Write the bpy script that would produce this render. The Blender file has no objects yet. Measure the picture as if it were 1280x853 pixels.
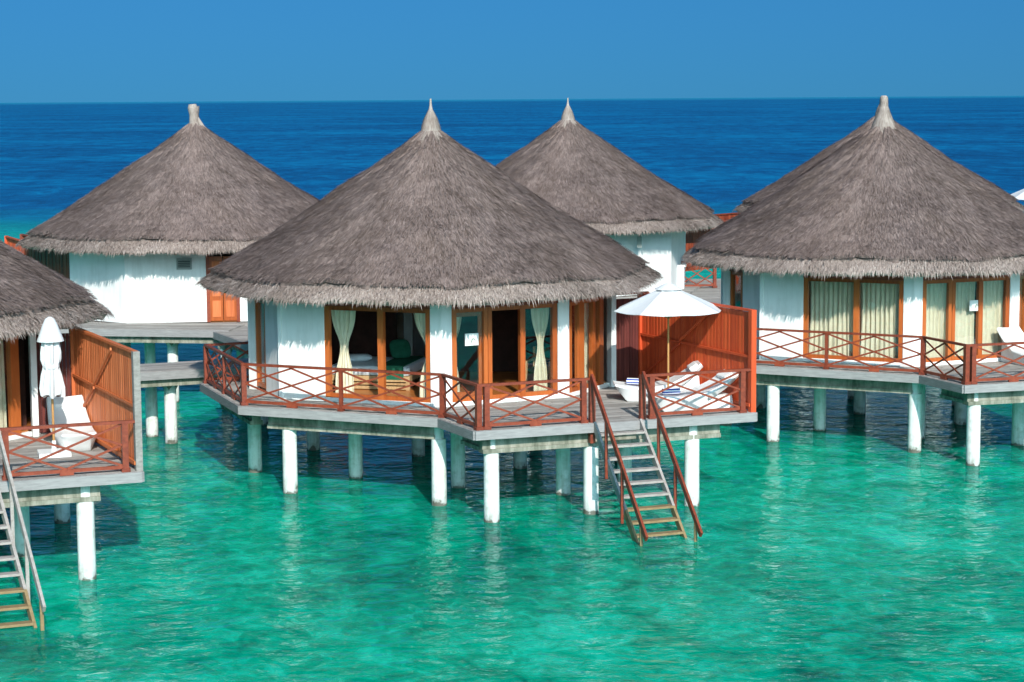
import bpy, bmesh, math, random
from mathutils import Vector, Matrix
R = math.radians
scn = bpy.context.scene
col = scn.collection

# ------------------------------------------------------------------ camera
cam = bpy.data.cameras.new('camera'); co = bpy.data.objects.new('camera', cam); col.objects.link(co)
cam.sensor_width = 36; cam.lens = 36 * 2540 / 1280; cam.clip_start = 0.5; cam.clip_end = 120000
_p = math.atan((426.5 - 123.8) / 2540); _r = math.atan(8.8 / 1280)
_fw = Vector((0, math.cos(_p), -math.sin(_p))); _rt = Vector((1, 0, 0)); _up = _rt.cross(_fw)
_R2 = _rt * math.cos(_r) - _up * math.sin(_r); _U2 = _up * math.cos(_r) + _rt * math.sin(_r)
_m = Matrix((_R2, _U2, -_fw)).transposed().to_4x4(); _m.translation = Vector((0, 0, 9)); co.matrix_world = _m
scn.camera = co

# ------------------------------------------------------------------ world, sun, exposure
SUN_AZ, SUN_EL = 12.0, 31.0
w = bpy.data.worlds.new('World'); scn.world = w; w.use_nodes = True
nt = w.node_tree; nt.nodes.clear()
sky = nt.nodes.new('ShaderNodeTexSky'); sky.sky_type = 'NISHITA'; sky.sun_disc = False
sky.sun_elevation = R(SUN_EL); sky.sun_rotation = R(180 - SUN_AZ)
sky.altitude = 0; sky.air_density = 1.0; sky.dust_density = 4.0; sky.ozone_density = 6.0
# grade of the sky: deeper blue away from the sun, neutral towards it
tcw = nt.nodes.new('ShaderNodeTexCoord'); vadd = nt.nodes.new('ShaderNodeVectorMath'); vadd.operation = 'ADD'; vadd.inputs[1].default_value = (0, 0, .13)
vno = nt.nodes.new('ShaderNodeVectorMath'); vno.operation = 'NORMALIZE'
nt.links.new(tcw.outputs['Generated'], vadd.inputs[0]); nt.links.new(vadd.outputs[0], vno.inputs[0]); nt.links.new(vno.outputs[0], sky.inputs[0])
sep = nt.nodes.new('ShaderNodeSeparateColor'); cmb = nt.nodes.new('ShaderNodeCombineColor'); nt.links.new(sky.outputs[0], sep.inputs[0])
for i, (k, g) in enumerate(((.103, 1.5), (.318, 1.3), (.40, 1.25))):
    pw = nt.nodes.new('ShaderNodeMath'); pw.operation = 'POWER'; pw.inputs[1].default_value = g
    ml = nt.nodes.new('ShaderNodeMath'); ml.operation = 'MULTIPLY'; ml.inputs[1].default_value = k
    nt.links.new(sep.outputs[i], pw.inputs[0]); nt.links.new(pw.outputs[0], ml.inputs[0]); nt.links.new(ml.outputs[0], cmb.inputs[i])
bg = nt.nodes.new('ShaderNodeBackground'); bg.inputs['Strength'].default_value = 0.12
wo = nt.nodes.new('ShaderNodeOutputWorld')
nt.links.new(cmb.outputs[0], bg.inputs[0]); nt.links.new(bg.outputs[0], wo.inputs[0])
sl = bpy.data.lights.new('sun', 'SUN'); sl.energy = 3.0; sl.angle = R(0.53); sl.color = (1.0, 0.95, 0.88)
so = bpy.data.objects.new('sun', sl); col.objects.link(so)
_sd = Vector((math.sin(R(SUN_AZ)) * math.cos(R(SUN_EL)), -math.cos(R(SUN_AZ)) * math.cos(R(SUN_EL)), math.sin(R(SUN_EL))))
so.rotation_euler = _sd.to_track_quat('Z', 'Y').to_euler(); so.location = (20, -20, 60)
scn.view_settings.view_transform = 'Standard'; scn.view_settings.look = 'None'
scn.view_settings.gamma = 1; scn.view_settings.exposure = 0.8; scn.view_settings.use_curve_mapping = False
scn.cycles.max_bounces = 8; scn.cycles.transparent_max_bounces = 12
scn.cycles.diffuse_bounces = 3; scn.cycles.glossy_bounces = 3
scn.cycles.caustics_reflective = False; scn.cycles.caustics_refractive = False
scn.cycles.sample_clamp_indirect = 4

# ------------------------------------------------------------------ materials
class Mat:
    def __init__(s, name):
        s.m = bpy.data.materials.new(name); s.m.use_nodes = True
        s.nt = s.m.node_tree; s.nt.nodes.clear()
        s.out = s.n('OutputMaterial')
    def n(s, t, **k):
        x = s.nt.nodes.new('ShaderNode' + t)
        for a, v in k.items(): setattr(x, a, v)
        return x
    def l(s, a, b): s.nt.links.new(a, b)
    def val(s, sock, v):
        if hasattr(v, 'is_output') or hasattr(v, 'links'): s.l(v, sock)
        else: sock.default_value = v
    def math(s, op, a, b=0.0, clamp=False):
        x = s.n('Math', operation=op, use_clamp=clamp); s.val(x.inputs[0], a); s.val(x.inputs[1], b); return x.outputs[0]
    def coord(s, scale=(1, 1, 1), rot=(0, 0, 0), which='Object'):
        tc = s.n('TexCoord'); mp = s.n('Mapping'); mp.inputs['Scale'].default_value = scale; mp.inputs['Rotation'].default_value = rot
        s.l(tc.outputs[which], mp.inputs[0]); return mp.outputs[0]
    def world(s, scale=(1, 1, 1), rot=(0, 0, 0)):
        g = s.n('NewGeometry'); mp = s.n('Mapping'); mp.inputs['Scale'].default_value = scale; mp.inputs['Rotation'].default_value = rot
        s.l(g.outputs['Position'], mp.inputs[0]); return mp.outputs[0]
    def noise(s, vec, scale, detail=4, rough=.55, dist=0):
        x = s.n('TexNoise'); x.inputs['Scale'].default_value = scale; x.inputs['Detail'].default_value = detail
        x.inputs['Roughness'].default_value = rough; x.inputs['Distortion'].default_value = dist
        s.l(vec, x.inputs['Vector']); return x.outputs['Fac']
    def ramp(s, fac, stops):
        x = s.n('ValToRGB'); e = x.color_ramp.elements
        while len(e) > 1: e.remove(e[-1])
        e[0].position = stops[0][0]; e[0].color = (*stops[0][1], 1) if len(stops[0][1]) == 3 else stops[0][1]
        for p, c in stops[1:]:
            q = e.new(p); q.color = (*c, 1)
        s.l(fac, x.inputs[0]); return x.outputs[0]
    def mix(s, fac, a, b, mode='MIX'):
        x = s.n('Mix', data_type='RGBA', blend_type=mode); s.val(x.inputs[0], fac)
        s.val(x.inputs[6], a if not isinstance(a, tuple) else (*a, 1)); s.val(x.inputs[7], b if not isinstance(b, tuple) else (*b, 1)); return x.outputs[2]
    def bump(s, h, strength=.3, dist=.02, normal=None):
        x = s.n('Bump'); x.inputs['Strength'].default_value = strength; x.inputs['Distance'].default_value = dist
        s.l(h, x.inputs['Height'])
        if normal is not None: s.l(normal, x.inputs['Normal'])
        return x.outputs[0]
    def princ(s, color, rough=.7, normal=None, spec=.3, trans=0, **k):
        b = s.n('BsdfPrincipled'); s.val(b.inputs['Base Color'], color if not isinstance(color, tuple) else (*color, 1))
        s.val(b.inputs['Roughness'], rough); b.inputs['Specular IOR Level'].default_value = spec
        if normal is not None: s.l(normal, b.inputs['Normal'])
        s.l(b.outputs[0], s.out.inputs[0]); return b
    def rnd(s):
        a = s.n('Attribute', attribute_name='rnd'); return a.outputs['Fac']

def m_thatch(name, dark, light, blade_mix=.75):
    m = Mat(name)
    v = m.coord((1, 1, 1)); big = m.noise(v, .9, 5, .6); mid = m.noise(v, 6, 4, .65); fine = m.noise(v, 45, 3, .7)
    f = m.math('ADD', m.math('MULTIPLY', m.rnd(), blade_mix), m.math('MULTIPLY', fine, 1 - blade_mix))
    f = m.math('ADD', f, m.math('MULTIPLY', m.math('SUBTRACT', big, .5), 1.25))
    f = m.math('ADD', f, m.math('MULTIPLY', m.math('SUBTRACT', mid, .5), .45), True)
    c = m.ramp(f, [(0, dark), (.55, tuple((a + b) / 2 for a, b in zip(dark, light))), (1, light)])
    oi = m.n('ObjectInfo'); f = m.math('ADD', f, m.math('MULTIPLY', m.math('SUBTRACT', oi.outputs['Random'], .5), .16), True)
    c = m.ramp(f, [(0, dark), (.55, tuple((a + b) / 2 for a, b in zip(dark, light))), (1, light)])
    wm = m.noise(v, .6, 3); c = m.mix(m.math('MULTIPLY', wm, .30), c, (.22, .15, .10))
    m.princ(c, .9, m.bump(fine, .5, .03), spec=.12); return m.m
thatch = m_thatch('thatch', (.088, .063, .058), (.35, .268, .252))
fringe = m_thatch('thatch_fringe', (.15, .112, .10), (.52, .43, .39))
capm = m_thatch('thatch_cap', (.22, .175, .155), (.50, .43, .39))

def m_plaster():
    m = Mat('white_plaster'); v = m.coord()
    n1 = m.noise(v, 1.3, 5, .6); n2 = m.noise(m.coord((6, 6, .7)), 1, 4, .6)
    c = m.ramp(m.math('MULTIPLY', n1, n2), [(.08, (.66, .66, .63)), (.25, (.80, .80, .78)), (.5, (.83, .83, .81))])
    m.princ(c, .75, m.bump(m.noise(v, 40, 4), .15, .01), spec=.2); return m.m
plaster = m_plaster()

def m_wood(name, a, b, c, scale=(9, 9, .8), rough=.5, spec=.35, stripes=None, bump=.25):
    m = Mat(name); v = m.coord(scale)
    g = m.noise(v, 2.2, 6, .65, .4); p = m.noise(m.coord(), 1.7, 4, .6)
    f = m.math('ADD', m.math('MULTIPLY', g, .75), m.math('MULTIPLY', m.rnd(), .35))
    cc = m.ramp(f, [(.22, a), (.5, b), (.8, c)])
    cc = m.mix(m.math('MULTIPLY', m.ramp(p, [(.45, (0, 0, 0)), (.75, (1, 1, 1))]), .30), cc, a)
    m.princ(cc, rough, m.bump(g, bump, .01), spec=spec); return m.m
redwood = m_wood('red_stained_timber', (.095, .020, .012), (.235, .046, .022), (.34, .080, .036), (5, 5, 5))
orange = m_wood('varnished_orange_timber', (.24, .052, .014), (.42, .098, .022), (.52, .145, .036), rough=.35)
redslat = m_wood('red_slat_timber', (.42, .048, .016), (.62, .085, .022), (.74, .13, .036), (14, 14, .6), rough=.6)
rustslat = m_wood('orange_slat_timber', (.38, .085, .026), (.60, .155, .045), (.72, .22, .08), (14, 14, .6), rough=.6)
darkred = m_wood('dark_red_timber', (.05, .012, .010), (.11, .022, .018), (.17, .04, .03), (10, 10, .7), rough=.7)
greywood = m_wood('weathered_grey_timber', (.16, .145, .13), (.30, .28, .26), (.42, .39, .36), (1.2, 9, 9), rough=.85, spec=.15)
fasciaw = m_wood('weathered_fascia_board', (.15, .145, .145), (.26, .25, .25), (.37, .355, .35), (1.5, 1.5, 14), rough=.85, spec=.15)
palewood = m_wood('bleached_ladder_timber', (.24, .20, .17), (.38, .345, .32), (.50, .46, .43), (4, 4, 6), rough=.85, spec=.15)
algaewood = m_wood('algae_stained_timber', (.17, .11, .05), (.29, .20, .10), (.38, .30, .17), (4, 4, 6), rough=.7)
bamboo = m_wood('bamboo', (.28, .16, .07), (.45, .29, .14), (.58, .42, .24), (9, 9, 1), rough=.5)
floorw = m_wood('polished_floor_timber', (.26, .08, .02), (.42, .14, .035), (.50, .19, .05), (1, 9, 9), rough=.3)

def m_concrete():
    m = Mat('concrete_beam'); v = m.coord(); n = m.noise(v, 3, 6, .65); st = m.noise(m.coord((7, 7, .8)), 1.2, 5, .6)
    c = m.ramp(m.math('ADD', m.math('MULTIPLY', n, .5), m.math('MULTIPLY', st, .5)), [(.34, (.09, .10, .07)), (.47, (.21, .21, .165)), (.62, (.38, .36, .30))])
    m.princ(c, .85, m.bump(n, .3, .02), spec=.2); return m.m
concrete = m_concrete()
def m_pile():
    m = Mat('painted_concrete_pile'); g = m.n('NewGeometry'); s = m.n('SeparateXYZ'); m.l(g.outputs['Position'], s.inputs[0])
    v = m.coord(); n = m.noise(v, 5, 5, .6); st = m.noise(m.coord((14, 14, 1.0)), 1, 4, .6)
    c = m.ramp(m.math('MULTIPLY', n, st), [(.10, (.50, .50, .44)), (.26, (.76, .76, .74)), (.5, (.82, .82, .80))])
    zz = m.math('ADD', s.outputs[2], m.math('MULTIPLY', m.math('SUBTRACT', n, .5), .55))
    al = m.ramp(m.math('MULTIPLY', zz, 1.0), [(.03, (.9, .9, .9)), (.08, (.40, .40, .40)), (.22, (.12, .12, .12)), (.5, (0, 0, 0))])
    c = m.mix(al, c, (.07, .06, .04))
    m.princ(c, .6, m.bump(n, .2, .01), spec=.3); return m.m
pile_m = m_pile()

def m_simple(name, c, rough=.6, spec=.3, var=.12, sc=6):
    m = Mat(name); n = m.noise(m.coord(), sc, 4)
    lo = tuple(x * (1 - var) for x in c); hi = tuple(min(1, x * (1 + var)) for x in c)
    m.princ(m.ramp(n, [(.3, lo), (.7, hi)]), rough, m.bump(n, .1, .01), spec=spec); return m.m
plastic = m_simple('white_moulded_shell', (.80, .80, .79), .4, .4, .03)
cushion = m_simple('white_cushion_fabric', (.80, .80, .79), .9, .1, .04, 12)
def m_canopy():
    m = Mat('white_parasol_canvas'); n = m.noise(m.coord(), 9, 4)
    c = m.ramp(n, [(.3, (.76, .77, .78)), (.7, (.82, .82, .82))])
    b = m.n('BsdfPrincipled'); m.l(c, b.inputs['Base Color']); b.inputs['Roughness'].default_value = .85; b.inputs['Specular IOR Level'].default_value = .1
    t = m.n('BsdfTranslucent'); m.l(c, t.inputs[0]); x = m.n('MixShader'); x.inputs[0].default_value = .22
    m.l(b.outputs[0], x.inputs[1]); m.l(t.outputs[0], x.inputs[2]); m.l(x.outputs[0], m.out.inputs[0]); return m.m
canvas = m_canopy()
def m_curtain():
    m = Mat('pale_cream_curtain'); n = m.noise(m.coord((1, 1, .3)), 14, 3)
    c = m.ramp(n, [(.3, (.76, .69, .50)), (.7, (.87, .81, .63))])
    b = m.n('BsdfPrincipled'); m.l(c, b.inputs['Base Color']); b.inputs['Roughness'].default_value = .9; b.inputs['Specular IOR Level'].default_value = .05
    t = m.n('BsdfTranslucent'); m.l(c, t.inputs[0]); x = m.n('MixShader'); x.inputs[0].default_value = .2
    m.l(b.outputs[0], x.inputs[1]); m.l(t.outputs[0], x.inputs[2]); m.l(x.outputs[0], m.out.inputs[0]); return m.m
curtain_m = m_curtain()
def m_glass():
    m = Mat('window_glass'); f = m.n('LayerWeight')
    nrm = m.bump(m.noise(m.coord(), 1.5, 2), .04, .05)
    g = m.n('BsdfGlossy'); g.inputs['Roughness'].default_value = .01; m.l(nrm, g.inputs['Normal'])
    t = m.n('BsdfTransparent'); t.inputs[0].default_value = (.97, .98, .975, 1)
    x = m.n('MixShader'); m.l(m.math('ADD', m.math('MULTIPLY', m.math('POWER', f.outputs['Facing'], 4.0), .8), .07, True), x.inputs[0])
    m.l(t.outputs[0], x.inputs[1]); m.l(g.outputs[0], x.inputs[2]); m.l(x.outputs[0], m.out.inputs[0]); return m.m
glass = m_glass()
green = m_simple('green_cloth', (.02, .12, .07), .8, .1, .2)
sheet = m_simple('pale_bed_linen', (.62, .66, .70), .9, .1, .04)
paper = m_simple('white_paper', (.78, .80, .76), .8, .1, .02)
metal = m_simple('grey_metal', (.28, .30, .28), .5, .4, .1)
darkgrille = m_simple('dark_grille', (.05, .06, .05), .6, .3, .1)
polew = m_wood('parasol_pole_timber', (.36, .16, .05), (.50, .26, .09), (.60, .34, .14))
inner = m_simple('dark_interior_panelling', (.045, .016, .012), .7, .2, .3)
innerw = m_simple('interior_plaster', (.30, .30, .29), .8, .2, .1)
def m_towel():
    m = Mat('striped_towel'); t = m.n('TexWave'); t.bands_direction = 'Z'; t.inputs['Scale'].default_value = 5.2; t.inputs['Distortion'].default_value = .3
    m.l(m.coord(), t.inputs['Vector'])
    m.princ(m.ramp(t.outputs['Fac'], [(.0, (.04, .07, .34)), (.48, (.05, .09, .38)), (.56, (.78, .79, .82)), (1, (.80, .80, .82))]), .95, spec=.05); return m.m
towel_m = m_towel()

# water: thin tinted sheet with waves over a sand bed; beyond the reef edge the sea is deep and blue
def m_water():
    m = Mat('sea_water')
    g = m.n('NewGeometry'); s = m.n('SeparateXYZ'); m.l(g.outputs['Position'], s.inputs[0])
    y = s.outputs[1]
    wob = m.noise(m.world((.012, .03, 1)), 1, 4, .6)
    # reef edge
    yy = m.math('ADD', y, m.math('MULTIPLY', m.math('SUBTRACT', wob, .5), 60))
    deep = m.n('MapRange'); deep.inputs[1].default_value = 128; deep.inputs[2].default_value = 178; m.l(yy, deep.inputs[0])
    deep = deep.outputs[0]
    # waves
    a = m.noise(m.world((.8, 1.0, 1), (0, 0, .2)), 1.0, 2, .5, .4)
    b = m.noise(m.world((.8, 1.1, 1), (0, 0, -.3)), 3.4, 3, .5, .6)
    h = m.math('ADD', m.math('MULTIPLY', a, 1.2), m.math('MULTIPLY', b, .55))
    nr = m.bump(h, 1.0, .10)
    lw = m.n('LayerWeight'); m.l(nr, lw.inputs['Normal']); frv = m.math('ADD', m.math('MULTIPLY', m.math('POWER', lw.outputs['Facing'], 5.0), .98), .02)
    gl = m.n('BsdfGlossy'); gl.inputs['Roughness'].default_value = .01; gl.inputs[0].default_value = (.85, .96, 1, 1); m.l(nr, gl.inputs['Normal'])
    # body: clear tinted water with patches and ripple glitter painted into the colour, plus turquoise scatter
    tr = m.n('BsdfTransparent')
    pat = m.noise(m.world((.10, .14, 1)), 1, 6, .6, .5); rp = m.noise(m.world((1.0, .8, 1), (0, 0, .15)), 1.7, 6, .68, 1.2)
    rq = m.noise(m.world((1, 1, 1), (0, 0, -.4)), .55, 4, .6, .8)
    pp = m.math('ADD', m.math('ADD', m.math('MULTIPLY', pat, .30), m.math('MULTIPLY', rp, .42)), m.math('MULTIPLY', rq, .28))
    m.l(m.ramp(pp, [(.37, (.0, .44, .36)), (.5, (.0, .88, .66)), (.60, (.12, 1.0, .88))]), tr.inputs[0])
    df = m.n('BsdfDiffuse')
    m.l(m.ramp(pp, [(.37, (.0, .12, .095)), (.5, (.0, .37, .25)), (.60, (.02, .68, .50))]), df.inputs[0])
    body = m.n('MixShader'); body.inputs[0].default_value = .5; m.l(tr.outputs[0], body.inputs[1]); m.l(df.outputs[0], body.inputs[2])
    # deep sea
    pd = m.noise(m.world((.012, .012, 1)), 1, 6, .65)
    pe = m.noise(m.world((.22, .10, 1)), 1, 6, .8, .6)
    dd = m.n('BsdfDiffuse')
    dc2 = m.ramp(m.math('ADD', m.math('MULTIPLY', pd, .4), m.math('MULTIPLY', pe, .6)), [(.39, (.0, .036, .125)), (.5, (.0, .078, .22)), (.61, (.0, .17, .36))])
    teal = m.n('MapRange'); teal.inputs[1].default_value = .2; teal.inputs[2].default_value = .9; m.l(deep, teal.inputs[0])
    fr_ = m.n('MapRange'); fr_.inputs[1].default_value = 6000; fr_.inputs[2].default_value = 13000; m.l(y, fr_.inputs[0])
    m.l(m.mix(fr_.outputs[0], m.mix(teal.outputs[0], (.0, .22, .25), dc2), (.01, .19, .33)), dd.inputs[0])
    bd = m.n('MixShader'); df2 = m.math('MULTIPLY', deep, 1.6, True)
    m.l(df2, bd.inputs[0]); m.l(body.outputs[0], bd.inputs[1]); m.l(dd.outputs[0], bd.inputs[2])
    sp = m.n('MapRange'); sp.inputs[1].default_value = 60; sp.inputs[2].default_value = 220; sp.inputs[3].default_value = .43; sp.inputs[4].default_value = .25; m.l(y, sp.inputs[0])
    mx = m.n('MixShader'); m.l(m.math('MULTIPLY', frv, sp.outputs[0], True), mx.inputs[0])
    m.l(bd.outputs[0], mx.inputs[1]); m.l(gl.outputs[0], mx.inputs[2]); m.l(mx.outputs[0], m.out.inputs[0]); return m.m
water_m = m_water()
def m_bed():
    m = Mat('sandy_seabed'); v = m.world((.25, .4, 1)); n = m.noise(v, 1, 6, .6); n2 = m.noise(m.world((1, 1.6, 1)), 1.1, 4, .6, .8)
    c = m.ramp(m.math('ADD', m.math('MULTIPLY', n, .6), m.math('MULTIPLY', n2, .4)), [(.36, (.26, .30, .20)), (.46, (.62, .62, .50)), (.60, (.80, .78, .66))])
    m.princ(c, .95, spec=0); return m.m
bed_m = m_bed()

# ------------------------------------------------------------------ mesh building
class MB:
    def __init__(s): s.v = []; s.f = []; s.c = []; s.rng = random.Random(7); s.sm = False
    def add(s, vs, fs, r=None):
        o = len(s.v); s.v += [tuple(x) for x in vs]
        r = s.rng.random() if r is None else r
        for f in fs: s.f.append([o + i for i in f]); s.c.append(r)
    def prism(s, poly, z0, z1, r=None):
        n = len(poly)
        vs = [(x, y, z0) for x, y in poly] + [(x, y, z1) for x, y in poly]
        s.add(vs, [list(range(n))[::-1], list(range(n, 2 * n))] + [[i, (i + 1) % n, n + (i + 1) % n, n + i] for i in range(n)], r)
    def beam(s, a, b, w, h, up=(0, 0, 1), r=None, ext=0):
        a = Vector(a); b = Vector(b); d = (b - a).normalized(); a = a - d * ext; b = b + d * ext
        up = Vector(up); sd = d.cross(up)
        if sd.length < 1e-4: up = Vector((0, 1, 0)); sd = d.cross(up)
        sd.normalize(); u = sd.cross(d).normalized(); sd *= w / 2; u *= h / 2
        vs = [p + i * sd + j * u for p in (a, b) for i, j in ((-1, -1), (1, -1), (1, 1), (-1, 1))]
        s.add(vs, [[0, 1, 2, 3], [7, 6, 5, 4], [0, 4, 5, 1], [1, 5, 6, 2], [2, 6, 7, 3], [3, 7, 4, 0]], r)
    def post(s, x, y, z0, z1, w, ang=0, w2=None, r=None):
        w2 = w2 or w; c, q = math.cos(ang), math.sin(ang)
        s.prism([(x + i * w / 2 * c - j * w2 / 2 * q, y + i * w / 2 * q + j * w2 / 2 * c) for i, j in ((-1, -1), (1, -1), (1, 1), (-1, 1))], z0, z1, r)
    def tube(s, a, b, r0, r1=None, n=16, r=None, cap=True):
        a = Vector(a); b = Vector(b); r1 = r0 if r1 is None else r1; d = (b - a).normalized()
        x = d.orthogonal().normalized(); y = d.cross(x)
        vs = [p + (x * math.cos(2 * math.pi * i / n) + y * math.sin(2 * math.pi * i / n)) * q for p, q in ((a, r0), (b, r1)) for i in range(n)]
        fs = [[i, (i + 1) % n, n + (i + 1) % n, n + i] for i in range(n)]
        if cap: fs += [list(range(n))[::-1], list(range(n, 2 * n))]
        s.add(vs, fs, r)
    def lathe(s, cx, cy, prof, n=24, r=None):
        vs = [(cx + q * math.cos(2 * math.pi * i / n), cy + q * math.sin(2 * math.pi * i / n), z) for q, z in prof for i in range(n)]
        fs = [[k * n + i, k * n + (i + 1) % n, (k + 1) * n + (i + 1) % n, (k + 1) * n + i] for k in range(len(prof) - 1) for i in range(n)]
        s.add(vs, fs + [list(range(n))[::-1], list(range((len(prof) - 1) * n, len(prof) * n))], r)
    def wall(s, p, q, z0, z1, th=.14, off=0, r=None):
        # a vertical slab along p-q; off moves it sideways (positive to the inside, away from the viewer for p left of q)
        d = Vector((q[0] - p[0], q[1] - p[1])).normalized(); nn = Vector((-d.y, d.x))
        a = Vector(p) + nn * off; b = Vector(q) + nn * off
        s.prism([tuple(a), tuple(b), tuple(b + nn * th), tuple(a + nn * th)], z0, z1, r)
    def mesh(s, name, base=(0, 0, 0), smooth=False):
        me = bpy.data.meshes.new(name)
        me.from_pydata([(x - base[0], y - base[1], z - base[2]) for x, y, z in s.v], [], s.f)
        at = me.attributes.new('rnd', 'FLOAT', 'FACE'); at.data.foreach_set('value', s.c)
        bm = bmesh.new(); bm.from_mesh(me); bmesh.ops.recalc_face_normals(bm, faces=bm.faces); bm.to_mesh(me); bm.free()
        if smooth:
            me.polygons.foreach_set('use_smooth', [True] * len(me.polygons))
            me.set_sharp_from_angle(angle=R(40))
        return me

CACHE = {}
def thing(name, label, cat, loc, rotz=0, group=None):
    o = bpy.data.objects.new(name, None); col.objects.link(o); o.location = loc; o.rotation_euler = (0, 0, rotz)
    o.empty_display_size = .2; o['label'] = label; o['category'] = cat
    if group: o['group'] = group
    return o
def part(parent, name, key, fn, mat, base=(0, 0, 0), smooth=False, label=None, bevel=0):
    """fn(MB) draws in site coordinates; base is the thing's own base point in the same coordinates"""
    if key is None or key not in CACHE:
        mb = MB(); mb.rng = random.Random(hash(str(key)) % 1 + len(name)); fn(mb); me = mb.mesh(name, base, smooth)
        if key is not None: CACHE[key] = me
    else: me = CACHE[key]
    if key is not None and mat.name not in [m.name for m in me.materials]:
        if len(me.materials): me = me.copy(); me.materials.clear()
    if not len(me.materials): me.materials.append(mat)
    o = bpy.data.objects.new(name, me); col.objects.link(o); o.parent = parent
    if label: o['label'] = label
    if bevel:
        b = o.modifiers.new('bevel', 'BEVEL'); b.width = bevel; b.segments = 2; b.limit_method = 'ANGLE'
    return o
def single(name, label, cat, mb, mat, base=(0, 0, 0), smooth=False, kind=None, group=None, rotz=0, loc=None):
    me = mb.mesh(name, base, smooth); me.materials.append(mat); o = bpy.data.objects.new(name, me); col.objects.link(o)
    o.location = base if loc is None else loc; o.rotation_euler = (0, 0, rotz)
    if kind: o['kind'] = kind
    else: o['label'] = label; o['category'] = cat
    if group: o['group'] = group
    return o

# ------------------------------------------------------------------ setting: sea and seabed
def sheet_mesh(name, xs, ys, z, mat):
    mb = MB(); n = len(xs)
    mb.add([(x, y, z) for y in ys for x in xs], [[j * n + i, j * n + i + 1, (j + 1) * n + i + 1, (j + 1) * n + i] for j in range(len(ys) - 1) for i in range(n - 1)], .5)
    single(name, None, None, mb, mat, kind='structure')
sheet_mesh('sea_water', [-40000, -400, 400, 40000], [-200, 20, 200, 2000, 40000], 0, water_m)
sheet_mesh('seabed', [-900, 0, 900], [-200, 100, 400], -.42, bed_m)

# ------------------------------------------------------------------ thatched roof
RC = (0.0, 0.0)
def octf(th, blend):
    k = math.pi / 4; a = (th % k) - k / 2
    return 1 - blend + blend * math.cos(k / 2) / math.cos(a) * 1.04
def hnoise(a, b, seed=0):
    return (math.sin(a * 3.1 + b * 1.7 + seed) + math.sin(a * 7.3 - b * 2.9 + seed * 2.1) * .6 + math.sin(a * 13.7 + b * 5.3 + seed) * .35) / 1.95
def roof_pt(r, th, seed=0, blend=.65):
    # main slope: from the apex (r=.3, z=8.2) to the eave lip (r=5.25)
    f = octf(th, blend) if r > .8 else 1 + (octf(th, blend) - 1) * r / .8
    z = 8.22 - (r - .25) * .655 - .10 * math.sin(min(1, r / 5.3) * math.pi)
    z += .055 * hnoise(th * 2.2, r * 1.1, seed) + .02 * hnoise(th * 9, r * 3, seed + 3)
    if r > .8: z += .020 * (((r + .05 * math.sin(th * 5 + r)) * 1.55) % 1.0)
    rr = r * f
    return Vector((rr * math.cos(th), rr * math.sin(th), z))
def build_roof(mb):
    N, K = 160, 34; s = 1
    lip = [5.20 + .08 * hnoise(i * 2 * math.pi / N * 5, 1, 2) + .04 * math.sin(i * 1.9) for i in range(N)]
    vs = []
    for k in range(K + 1):
        for i in range(N):
            th = 2 * math.pi * i / N; r = .1 + (lip[i] - .1) * k / K
            vs.append(roof_pt(r, th, s))
    for dz, dr in ((-.10, .0), (-.12, -.5)):
        for i in range(N):
            p = roof_pt(lip[i] + dr, 2 * math.pi * i / N, s)
            if dr: p.z = roof_pt(lip[i], 2 * math.pi * i / N, s).z
            p.z += dz; vs.append(p)
    K2 = K + 2
    mb.add(vs, [[k * N + i, k * N + (i + 1) % N, (k + 1) * N + (i + 1) % N, (k + 1) * N + i] for k in range(K2) for i in range(N)] + [list(range(N))[::-1]], .45)
    # thatch strands laid down the slope
    rng = random.Random(11)
    for _ in range(60000):
        th = rng.random() * 2 * math.pi; r = 5.3 * math.sqrt(rng.random() * .992 + .004)
        L = rng.uniform(.08, .24); wd = rng.uniform(.005, .011)
        p = roof_pt(r, th, s); t2 = th + rng.gauss(0, .16) * L / max(r, .5)
        q = roof_pt(min(r + L, 5.36), t2, s)
        p.z += .004; q.z += rng.uniform(.012, .06)
        t = Vector((-math.sin(th), math.cos(th), rng.uniform(-.25, .25))) * wd
        mb.add([p - t, p + t, q + t * .5, q - t * .5], [[0, 1, 2, 3]], min(1, max(0, rng.gauss(.5, .34))))
def eave_pt(u, th, seed=0):
    # u 0..1 across the pale fringe layer
    i = th * 3
    r = 5.05 + .52 * u + .03 * hnoise(th * 6, u, 5); f = octf(th, .65)
    z = 4.93 - .29 * u - .05 * u * u + .03 * hnoise(th * 5, u * 2, 8)
    return Vector((r * f * math.cos(th), r * f * math.sin(th), z))
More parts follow.
